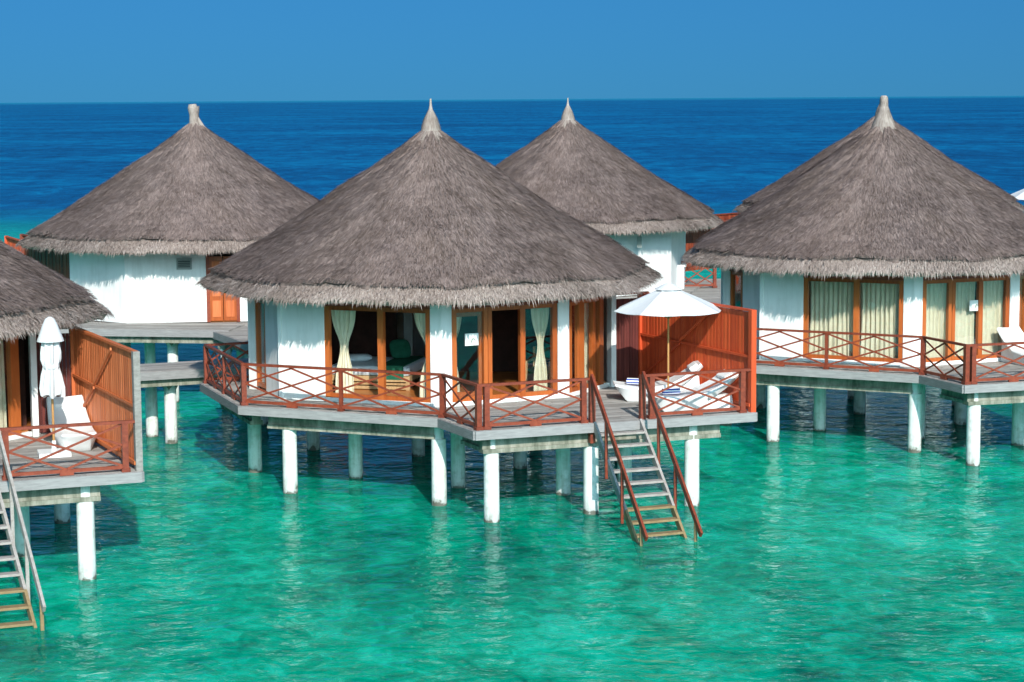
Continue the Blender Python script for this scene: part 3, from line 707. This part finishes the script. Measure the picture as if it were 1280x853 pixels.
# bed and furniture of the middle villa
bb = (-3.2, 48.6, ZD + .13)
bed = thing('bed', 'bamboo bed with pale linen seen through the open left window', 'bed', bb, R(-12))
def rel(f): return lambda mb: f(mb)
def rbox(mb, x, y, z0, z1, wx, wy, r=None): mb.post(bb[0] + x, bb[1] + y, bb[2] + z0, bb[2] + z1, wx, 0, wy, r)
part(bed, 'bed_frame', None, lambda mb: (rbox(mb, 0, 0, .2, .33, 2.0, 1.9), rbox(mb, 0, -.92, .02, .09, 2.0, .07), rbox(mb, 0, -.92, .12, .17, 2.0, .06)), bamboo, bb)
for x in (-.95, .95):
    for y in (-.9, .9): part(bed, 'leg', None, lambda mb: rbox(mb, x, y, 0, .2, .09, .09), bamboo, bb)
part(bed, 'mattress', None, lambda mb: rbox(mb, 0, 0, .33, .56, 1.95, 1.85), sheet, bb, bevel=.06)
part(bed, 'bed_runner', None, lambda mb: (rbox(mb, .55, 0, .561, .585, .6, 1.9), rbox(mb, .55, -.945, .25, .585, .6, .02)), green, bb)
def pillow(x, y, z, sx, sy, sz, tilt, mat, label, key):
    me = bpy.data.meshes.new('pillow'); bm = bmesh.new(); bmesh.ops.create_uvsphere(bm, u_segments=20, v_segments=12, radius=1)
    for v in bm.verts:
        c = v.co; v.co = Vector((math.copysign(abs(c.x) ** .6, c.x) * sx, math.copysign(abs(c.y) ** .6, c.y) * sy, c.z * sz))
    bm.to_mesh(me); bm.free(); me.materials.append(mat); me.polygons.foreach_set('use_smooth', [True] * len(me.polygons))
    o = bpy.data.objects.new('pillow', me); col.objects.link(o); o.location = (x, y, z); o.rotation_euler = tilt; o['label'] = label; o['category'] = 'pillow'
pillow(-3.75, 48.6, ZD + .78, .38, .26, .09, (0, 0, .2), sheet, 'white pillow lying on the left end of the bed', 'a')
pillow(-2.72, 49.1, ZD + .92, .27, .25, .08, (R(68), 0, .45), green, 'green cushion standing on the bed', 'b')

# chair inside the middle villa
cb = (.72, 48.15, ZD + .13)
ch = thing('armchair', 'bamboo armchair behind the glass pane right of the open doorway', 'chair', cb, R(-20))
part(ch, 'frame', None, lambda mb: [mb.post(cb[0] + x, cb[1] + y, cb[2], cb[2] + (.62 if y < 0 else .9), .06) for x in (-.3, .3) for y in (-.3, .3)] + [mb.beam((cb[0] + x, cb[1] - .3, cb[2] + .6), (cb[0] + x, cb[1] + .3, cb[2] + .62), .06, .05) for x in (-.3, .3)], bamboo, cb)
part(ch, 'seat', None, lambda mb: mb.post(cb[0], cb[1], cb[2] + .32, cb[2] + .45, .54, 0, .56), green, cb, bevel=.03)
part(ch, 'backrest', None, lambda mb: mb.beam((cb[0], cb[1] + .24, cb[2] + .42), (cb[0], cb[1] + .33, cb[2] + .92), .54, .08, up=(0, 1, 0)), green, cb, bevel=.03)

# ------------------------------------------------------------------ loungers
def lounger(loc, ang, label, towel=True, back=33):
    """foot end at the local origin side -x, head at +x"""
    t = thing('sun_lounger', label, 'sun lounger', loc, ang, 'white moulded sun loungers on the terraces')
    def shell(mb):
        n = 26; W0 = .43; rows = []
        for i in range(n + 1):
            s = i / n; x = -1.0 + 1.28 * s
            zt = .42 - .07 * math.sin(s * math.pi); zb = max(.0, .36 - .36 * min(1, s / .22)) ** 1.0
            w1 = W0 * (.82 + .18 * min(1, s * 3)); w0 = w1 * (.62 if s < .25 else .66)
            rows.append([(x, -w0, zb), (x, -w1, zt - .05), (x, -w1 + .03, zt), (x, 0, zt - .025), (x, w1 - .03, zt), (x, w1, zt - .05), (x, w0, zb)])
        vs = [p for r_ in rows for p in r_]; m = 7
        fs = [[i * m + j, i * m + (j + 1) % m, (i + 1) * m + (j + 1) % m, (i + 1) * m + j] for i in range(n) for j in range(m)]
        mb.add(vs, fs + [list(range(m)), list(range(n * m, n * m + m))[::-1]], .5)
    part(t, 'shell', 'lshell', shell, plastic, (0, 0, 0), True, bevel=.012)
    def backr(mb):
        a = R(back); n = 12; rows = []
        for i in range(n + 1):
            s = i / n; L = .86 * s; x = .27 + L * math.cos(a); z = .40 + L * math.sin(a) - .05 * math.sin(s * math.pi)
            w1 = .43 - .05 * s; nx, nz = -math.sin(a), math.cos(a)
            th = .16 * (1 - .45 * s)
            rows.append([(x - nx * th, -w1 * .8, z - nz * th), (x, -w1, z - .02), (x + nx * .03, -w1 + .03, z + nz * .03), (x, 0, z), (x + nx * .03, w1 - .03, z + nz * .03), (x, w1, z - .02), (x - nx * th, w1 * .8, z - nz * th)])
        vs = [p for r_ in rows for p in r_]; m = 7
        fs = [[i * m + j, i * m + (j + 1) % m, (i + 1) * m + (j + 1) % m, (i + 1) * m + j] for i in range(n) for j in range(m)]
        mb.add(vs, fs + [list(range(m)), list(range(n * m, n * m + m))[::-1]], .5)
        # support block below the raised back
        mb.add([(.2, -.22, 0), (1.0, -.2, 0), (.95, -.2, .62 if back > 30 else .3), (.3, -.24, .34), (.2, .22, 0), (1.0, .2, 0), (.95, .2, .62 if back > 30 else .3), (.3, .24, .34)],
               [[0, 1, 2, 3], [7, 6, 5, 4], [0, 4, 5, 1], [1, 5, 6, 2], [2, 6, 7, 3], [3, 7, 4, 0]], .5)
    part(t, 'backrest', ('lback', back), backr, plastic, (0, 0, 0), True, bevel=.01)
    part(t, 'head_pillow', ('lpil', back), lambda mb: mb.beam((.27 + .66 * math.cos(R(back)), -.25, .43 + .64 * math.sin(R(back))), (.27 + .66 * math.cos(R(back)), .25, .43 + .64 * math.sin(R(back))), .22, .08, up=(-math.sin(R(back)), 0, math.cos(R(back)))), cushion, (0, 0, 0), bevel=.03)
    return t
def towel(loc, ang, label):
    mb = MB(); n = 22
    prof = [(math.cos(i / n * 6.283) * .085, math.sin(i / n * 6.283) * .075 + .075) for i in range(n)]
    vs = [(x, y, z) for y in (-.2, -.19, .19, .2) for x, z in [(a * (.8 if abs(y) > .195 else 1), (b - .075) * (.8 if abs(y) > .195 else 1) + .075) for a, b in prof]]
    fs = [[k * n + i, k * n + (i + 1) % n, (k + 1) * n + (i + 1) % n, (k + 1) * n + i] for k in range(3) for i in range(n)]
    mb.add(vs, fs + [list(range(n))[::-1], list(range(3 * n, 4 * n))], .5)
    o = single('rolled_towel', label, 'towel', mb, towel_m, (0, 0, 0), True, group='striped towels on the loungers', rotz=ang, loc=loc)
    return o
lounger((3.35, 46.62, ZD), R(2), 'white lounger farther from the railing, under the open parasol')
lounger((3.98, 45.18, ZD), R(18), 'white lounger nearer the railing, right of the stair', back=28)
towel((2.85, 46.6, ZD + .36), R(70), 'blue striped towel rolled on the foot of the farther lounger')
towel((3.55, 45.0, ZD + .36), R(100), 'blue striped towel on the seat of the nearer lounger')
lounger((-8.95, 40.8, ZD), R(110), 'white lounger with raised back behind the closed parasol', back=34)
lounger((13.45, 52.2, ZD), R(115), 'white lounger at the right edge before the closed curtains', back=35)

# ------------------------------------------------------------------ parasols
def parasol(loc, label, Rr=1.28, zr=2.17, zt=2.72, rot=.2, pole=True, mat_pole=None):
    t = thing('parasol', label, 'parasol', loc, rot, 'open white parasols')
    mat_pole = mat_pole or polew
    part(t, 'pole', 'ppole', lambda mb: mb.tube((0, 0, .05), (0, 0, 2.75), .024, .022, 12), mat_pole, smooth=True)
    part(t, 'base', 'pbase', lambda mb: (mb.post(0, 0, 0, .07, .55), mb.tube((0, 0, .07), (0, 0, .3), .04, .04, 12)), plastic, bevel=.01)
    N = 8
    def can(mb):
        K = 8; vs = []
        for lay in (0, -.012):
            for k in range(K + 1):
                s = .10 + .90 * k / K
                for i in range(N * 4):
                    th = i / (N * 4) * 2 * math.pi; fr = (i % 4) / 4
                    a = math.pi / N; x = ((th % (2 * a)) - a); rr = Rr * s * math.cos(a) / math.cos(x)
                    sag = .035 * math.sin(math.pi * fr) * s
                    z = zt - (zt - zr) * (s ** 1.06) - sag * .7
                    vs.append((rr * math.cos(th), rr * math.sin(th), z + lay))
        M = N * 4; H = (K + 1) * M; fs = []
        for k in range(K):
            for i in range(M):
                a, b, c_, d = k * M + i, k * M + (i + 1) % M, (k + 1) * M + (i + 1) % M, (k + 1) * M + i
                fs += [[a, b, c_, d], [H + a, H + d, H + c_, H + b]]
        for i in range(M):
            a, b = K * M + i, K * M + (i + 1) % M; fs.append([a, b, H + b, H + a]); a, b = i, (i + 1) % M; fs.append([a, H + a, H + b, b])
        mb.add(vs, fs, .5)
    c = part(t, 'canopy', 'pcan', can, canvas)
    def vent(mb):
        prof = [(.32, zt - .085), (.31, zt - .07), (.17, zt + .0), (.04, zt + .06), (.02, zt + .09)]
        mb.lathe(0, 0, prof, 16)
        mb.tube((0, 0, zt + .09), (0, 0, zt + .17), .02, .012, 8)
    part(c, 'vent_cap', 'pvent', vent, canvas)
    for i in range(N):
        th = i / N * 2 * math.pi; c_, s_ = math.cos(th), math.sin(th)
        part(t, 'rib', ('prib', i), lambda mb: (mb.beam((.05 * c_, .05 * s_, zt - .05), (Rr * .98 * c_, Rr * .98 * s_, zr - .02), .018, .02), mb.beam((.03 * c_, .03 * s_, zt - .75), (Rr * .5 * c_, Rr * .5 * s_, zt - .33), .014, .014)), mat_pole)
    return t
parasol((3.56, 45.95, ZD), 'open white parasol over the two white loungers')

def closed_parasol(loc, label):
    t = thing('closed_parasol', label, 'parasol', loc, .3)
    part(t, 'pole', None, lambda mb: mb.tube((0, 0, .05), (0, 0, 2.6), .024, .022, 12), polew, smooth=True)
    part(t, 'base', None, lambda mb: (mb.post(0, 0, 0, .09, .62), mb.tube((0, 0, .09), (0, 0, .3), .05, .04, 12)), plastic, bevel=.01)
    def can(mb):
        N = 48; prof = [(.0, 2.66), (.10, 2.55), (.14, 2.35), (.17, 2.05), (.17, 1.92), (.13, 1.78), (.17, 1.6), (.21, 1.35), (.20, 1.2)]
        vs = []
        for k, (r, z) in enumerate(prof):
            for i in range(N):
                th = i / N * 6.283; f = 1 + (.22 if k > 1 else 0) * math.sin(th * 8 + k * .3) + .05 * math.sin(th * 3 + k)
                vs.append((max(r, .01) * f * math.cos(th), max(r, .01) * f * math.sin(th), z + (.04 * math.sin(th * 5) if k == len(prof) - 1 else 0)))
        mb.add(vs, [[k * N + i, k * N + (i + 1) % N, (k + 1) * N + (i + 1) % N, (k + 1) * N + i] for k in range(len(prof) - 1) for i in range(N)] + [list(range(N)), list(range((len(prof) - 1) * N, len(prof) * N))[::-1]], .5)
    c = part(t, 'canopy', None, can, canvas, smooth=True)
    part(c, 'vent_cap', None, lambda mb: mb.lathe(0, 0, [(.265, 2.28), (.26, 2.30), (.15, 2.6), (.09, 2.72), (.03, 2.76)], 20), canvas, smooth=False)
    part(t, 'tie_strap', None, lambda mb: mb.lathe(0, 0, [(.15, 1.74), (.16, 1.77), (.16, 1.80), (.15, 1.83)], 24), canvas)
closed_parasol((-9.08, 39.7, ZD), 'closed white parasol wrapped round its pole on the lower left deck')

# ------------------------------------------------------------------ back row villas (they turn their backs to us)
def back_villa(cx, cy, rot, fin, label, roofrot, door=True, vent=True, key='b'):
    zf = 2.30
    v = thing('water_villa', label, 'villa', (cx, cy, zf), R(rot), 'thatched villas standing over the water')
    roof(v, roofrot - R(rot), fin, zf)
    C = [(-3.7, -2.6), (-1.8, -4.1), (2.2, -3.95), (3.9, -2.0), (4.1, 1.4), (2.2, 4.0), (-1.8, 4.1), (-4.1, 1.8)]
    C = [(x, y, ) for x, y in C]
    def bw(mb):
        for i in range(8):
            p, q = C[i], C[(i + 1) % 8]
            if i == 1 and door:
                mb.wall(p, at(p, q, 2.44), 0, 2.56); mb.wall(at(p, q, 3.44), q, 0, 2.56)
                mb.wall(at(p, q, 2.44), at(p, q, 3.44), 2.46, 2.56)
            elif i == 7: continue
            else: mb.wall(p, q, 0, 2.56)
    part(v, 'wall', ('bw', door), bw, plaster, bevel=.012)
    part(v, 'wall', 'bdark', lambda mb: mb.wall(C[7], C[0], 0, 2.56), darkred, label='dark timber side wall')
    part(v, 'floor', 'bfloor', lambda mb: mb.prism([(x * .97, y * .97) for x, y in C], -.02, .02), floorw)
    if door:
        p, q = C[1], C[2]
        d = part(v, 'door', 'bdoor', lambda mb: [mb.wall(at(p, q, 2.54 + k * .41), at(p, q, 2.93 + k * .41), .03, 2.0, .05, .05) for k in (0, 1)], orange)
        part(d, 'door_panel', 'bdp', lambda mb: [mb.wall(at(p, q, 2.61 + k * .41), at(p, q, 2.86 + k * .41), z, z + h, .03, .035) for k in (0, 1) for z, h in ((.15, .5), (.78, .35), (1.25, .6))], rustslat)
        part(d, 'door_frame', 'bdf', lambda mb: [mb.wall(at(p, q, 2.44), at(p, q, 2.54), 0, 2.1, .14, -.01), mb.wall(at(p, q, 3.34), at(p, q, 3.44), 0, 2.1, .14, -.01), mb.wall(at(p, q, 2.44), at(p, q, 3.44), 2.101, 2.46, .12, .0)], redwood)
    if vent:
        p, q = C[1], C[2]
        g = part(v, 'air_vent', 'bvent', lambda mb: mb.wall(at(p, q, 1.56), at(p, q, 2.02), 1.62, 1.97, .05, -.05), metal)
        part(g, 'grille', 'bgr', lambda mb: [mb.wall(at(p, q, 1.61), at(p, q, 1.97), 1.69 + k * .055, 1.72 + k * .055, .02, -.062) for k in range(4)], darkgrille)
    d = thing('timber_deck', 'plank deck under ' + label.split(' with ')[0].replace('round ', '').strip(), 'deck', (cx, cy, 2.05), R(rot), 'timber decks round the back villas')
    poly = [(x * 1.16, y * 1.12) for x, y in C]
    part(d, 'decking', 'bdeck', lambda mb: planks(mb, poly, 0, .02, .22), greywood)
    part(d, 'fascia_board', 'bfas', lambda mb: mb.prism([(x * 1.0, y * 1.0) for x, y in poly], -.05, .015), fasciaw)
    for i, (x, y) in enumerate([(-3.4, -3.0), (-1.2, -3.4), (1.6, -3.2), (3.6, -1.6), (-2.4, 0), (1.5, 0), (-3, 3), (2.5, 3)]):
        part(d, 'pile', ('bp', i), lambda mb: mb.tube((x, y, -3.0), (x, y, -.05), .17, .165, 24), pile_m, smooth=True)
    return v
back_villa(-10.14, 65.6, 3, finial_bent, 'round villa at back left with an orange double door and wall vent', R(24))
back_villa(2.05, 73.0, -10, finial_spire, 'round villa at the back between the middle and right hand roofs', R(15), door=False, vent=False)
back_villa(14.55, 80.2, 0, finial_spire, 'round villa mostly hidden behind the right hand roof', R(0), door=False, vent=False)
back_villa(27.7, 87.0, 0, finial_spire, 'round villa at the far right edge behind the distant white parasol', R(0), door=False, vent=False)
parasol((21.5, 83.5, 2.65), 'distant white parasol at the right edge of the picture', rot=.6)
mb = MB(); planks(mb, [(18.6, 82.3), (23.3, 82.3), (23.3, 84.9), (18.6, 84.9)], 0, 2.58, 2.65)
for x in (19.2, 22.8):
    for y in (82.6, 84.6): mb.tube((x, y, -.6), (x, y, 2.58), .15, .15, 12)
single('sun_terrace', 'small plank terrace under the distant white parasol', 'deck', mb, greywood, (21.0, 83.5, 2.65))

# distant red privacy walls
def far_wall(p, q, zt, label, mat=redslat, z0=2.1):
    base = ((p[0] + q[0]) / 2, (p[1] + q[1]) / 2, 2.1)
    t = thing('privacy_wall', label, 'wall', base, 0, 'red privacy walls of the back villas')
    L = math.hypot(q[0] - p[0], q[1] - p[1]); n = max(4, int(L / .12))
    part(t, 'slat_panel', None, lambda mb: [mb.wall(at(p, q, L * k / n + .005), at(p, q, L * (k + 1) / n - .005), z0, zt - .06, .025, .01 * (k % 2)) for k in range(n)], mat, base)
    part(t, 'top_rail', None, lambda mb: mb.beam((*p, zt - .03), (*q, zt - .03), .09, .05), mat, base)
    for c in (p, q): part(t, 'post', None, lambda mb: mb.post(*c, z0 - .2, zt, .12), mat, base)
far_wall((-17.9, 72.0), (-15.2, 66.2), 4.3, 'red slatted wall left of the back left villa')
far_wall((6.5, 80.5), (9.8, 84.2), 4.3, 'red slatted wall between the back roofs, against the blue sea', redwood)
far_wall((-4.4, 69.6), (-2.6, 69.4), 4.4, 'dark red panel under the left eave of the rear middle villa', darkred)
far_wall((-7.7, 64.2), (-5.2, 65.4), 4.6, 'red panel right of the orange double door', redslat)
far_wall((6.2, 74.2), (8.2, 75.2), 4.5, 'red panel under the right eave of the rear middle villa', redwood, 3.7)
far_wall((-15.9, 66.0), (-13.75, 63.4), 4.75, 'dark red brown panel left of the back left villa white wall', redwood)
def lamp(x, y, z, label):
    mb = MB(); mb.post(x, y, z, z + .38, .16, 0, .12); mb.tube((x, y - .02, z + .38), (x, y - .02, z + .43), .04, .02, 8)
    single('wall_lamp', label, 'lamp', mb, metal, (x, y, z))
lamp(4.35, 68.95, 3.95, 'dark wall lamp on the rear middle villa')

# ------------------------------------------------------------------ walkways between the villas
def walkway(pts, wd, z, label, ang=None, piles=(), capbeam=True):
    base = (pts[0][0], pts[0][1], z)
    t = thing('walkway', label, 'walkway', base, 0, 'plank walkways linking the villas')
    p, q = pts; L = math.hypot(q[0] - p[0], q[1] - p[1]); d = ((q[0] - p[0]) / L, (q[1] - p[1]) / L); n = (-d[1] * wd / 2, d[0] * wd / 2)
    poly = [(p[0] - n[0], p[1] - n[1]), (q[0] - n[0], q[1] - n[1]), (q[0] + n[0], q[1] + n[1]), (p[0] + n[0], p[1] + n[1])]
    part(t, 'decking', None, lambda mb: planks(mb, poly, math.atan2(d[1], d[0]) if ang is None else ang, z - .05, z), greywood, base)
    for s in (-1, 1):
        part(t, 'fascia_board', None, lambda mb: mb.beam((p[0] + s * n[0] * 1.02, p[1] + s * n[1] * 1.02, z - .115), (q[0] + s * n[0] * 1.02, q[1] + s * n[1] * 1.02, z - .115), .05, .21), fasciaw, base)
        part(t, 'support_beam', None, lambda mb: mb.beam((p[0] + s * n[0] * .75, p[1] + s * n[1] * .75, z - .32), (q[0] + s * n[0] * .75, q[1] + s * n[1] * .75, z - .32), .14, .2), concrete, base)
    for x, y in piles:
        part(t, 'pile', None, lambda mb: mb.tube((x, y, -.6), (x, y, z - .42), .165, .16, 24), pile_m, base, True)
        part(t, 'pile_cap', None, lambda mb: mb.lathe(x, y, [(.15, z - .62), (.24, z - .45), (.24, z - .23)], 4), concrete, base)
walkway([(-15.2, 61.3), (-8.2, 60.2)], 1.6, 2.30, 'grey walkway passing below the back left villa', piles=((-12.8, 61.0), (-10.2, 60.6)))
walkway([(-8.2, 60.9), (-5.6, 55.2)], 2.2, 2.26, 'grey walkway leading to the back of the middle villa', ang=R(15), piles=((-8.4, 59.2), (-7.0, 56.2)))
walkway([(-12.4, 52.0), (-6.6, 54.3)], 1.7, 2.03, 'grey walkway between the left and middle villas', piles=((-9.05, 53.2), (-9.75, 54.3)))
walkway([(6.9, 76.5), (8.0, 60.5)], 2.2, 2.2, 'grey walkway behind the right hand villa', ang=R(8), piles=((7.0, 74), (7.6, 66)))
rb = (6.0, 72.6, 2.21)
t = thing('walkway_railing', 'small red criss-cross railing behind the open parasol', 'railing', rb, 0)
railing_seg(t, rb, (6.0, 72.6), (7.3, 72.8), 1, 'wr', z=2.21)
mb = MB(); mb.wall((5.55, 71.8), (6.1, 71.7), 2.0, 3.05, .3); mb.wall((5.5, 71.78), (6.15, 71.66), 3.05, 3.12, .4)
single('low_wall', 'low white wall beside the small red railing', 'wall', mb, plaster, (5.8, 71.8, 2.0))

# things that lie wholly outside the picture are left out
for lab in ('red slatted wall at the right end of the right hand terrace', 'stair going down from the right hand deck', 'red railing on the far side of the lower left deck'):
    for o in [o for o in scn.objects if o.get('label') == lab]:
        for c in list(o.children_recursive): bpy.data.objects.remove(c)
        bpy.data.objects.remove(o)
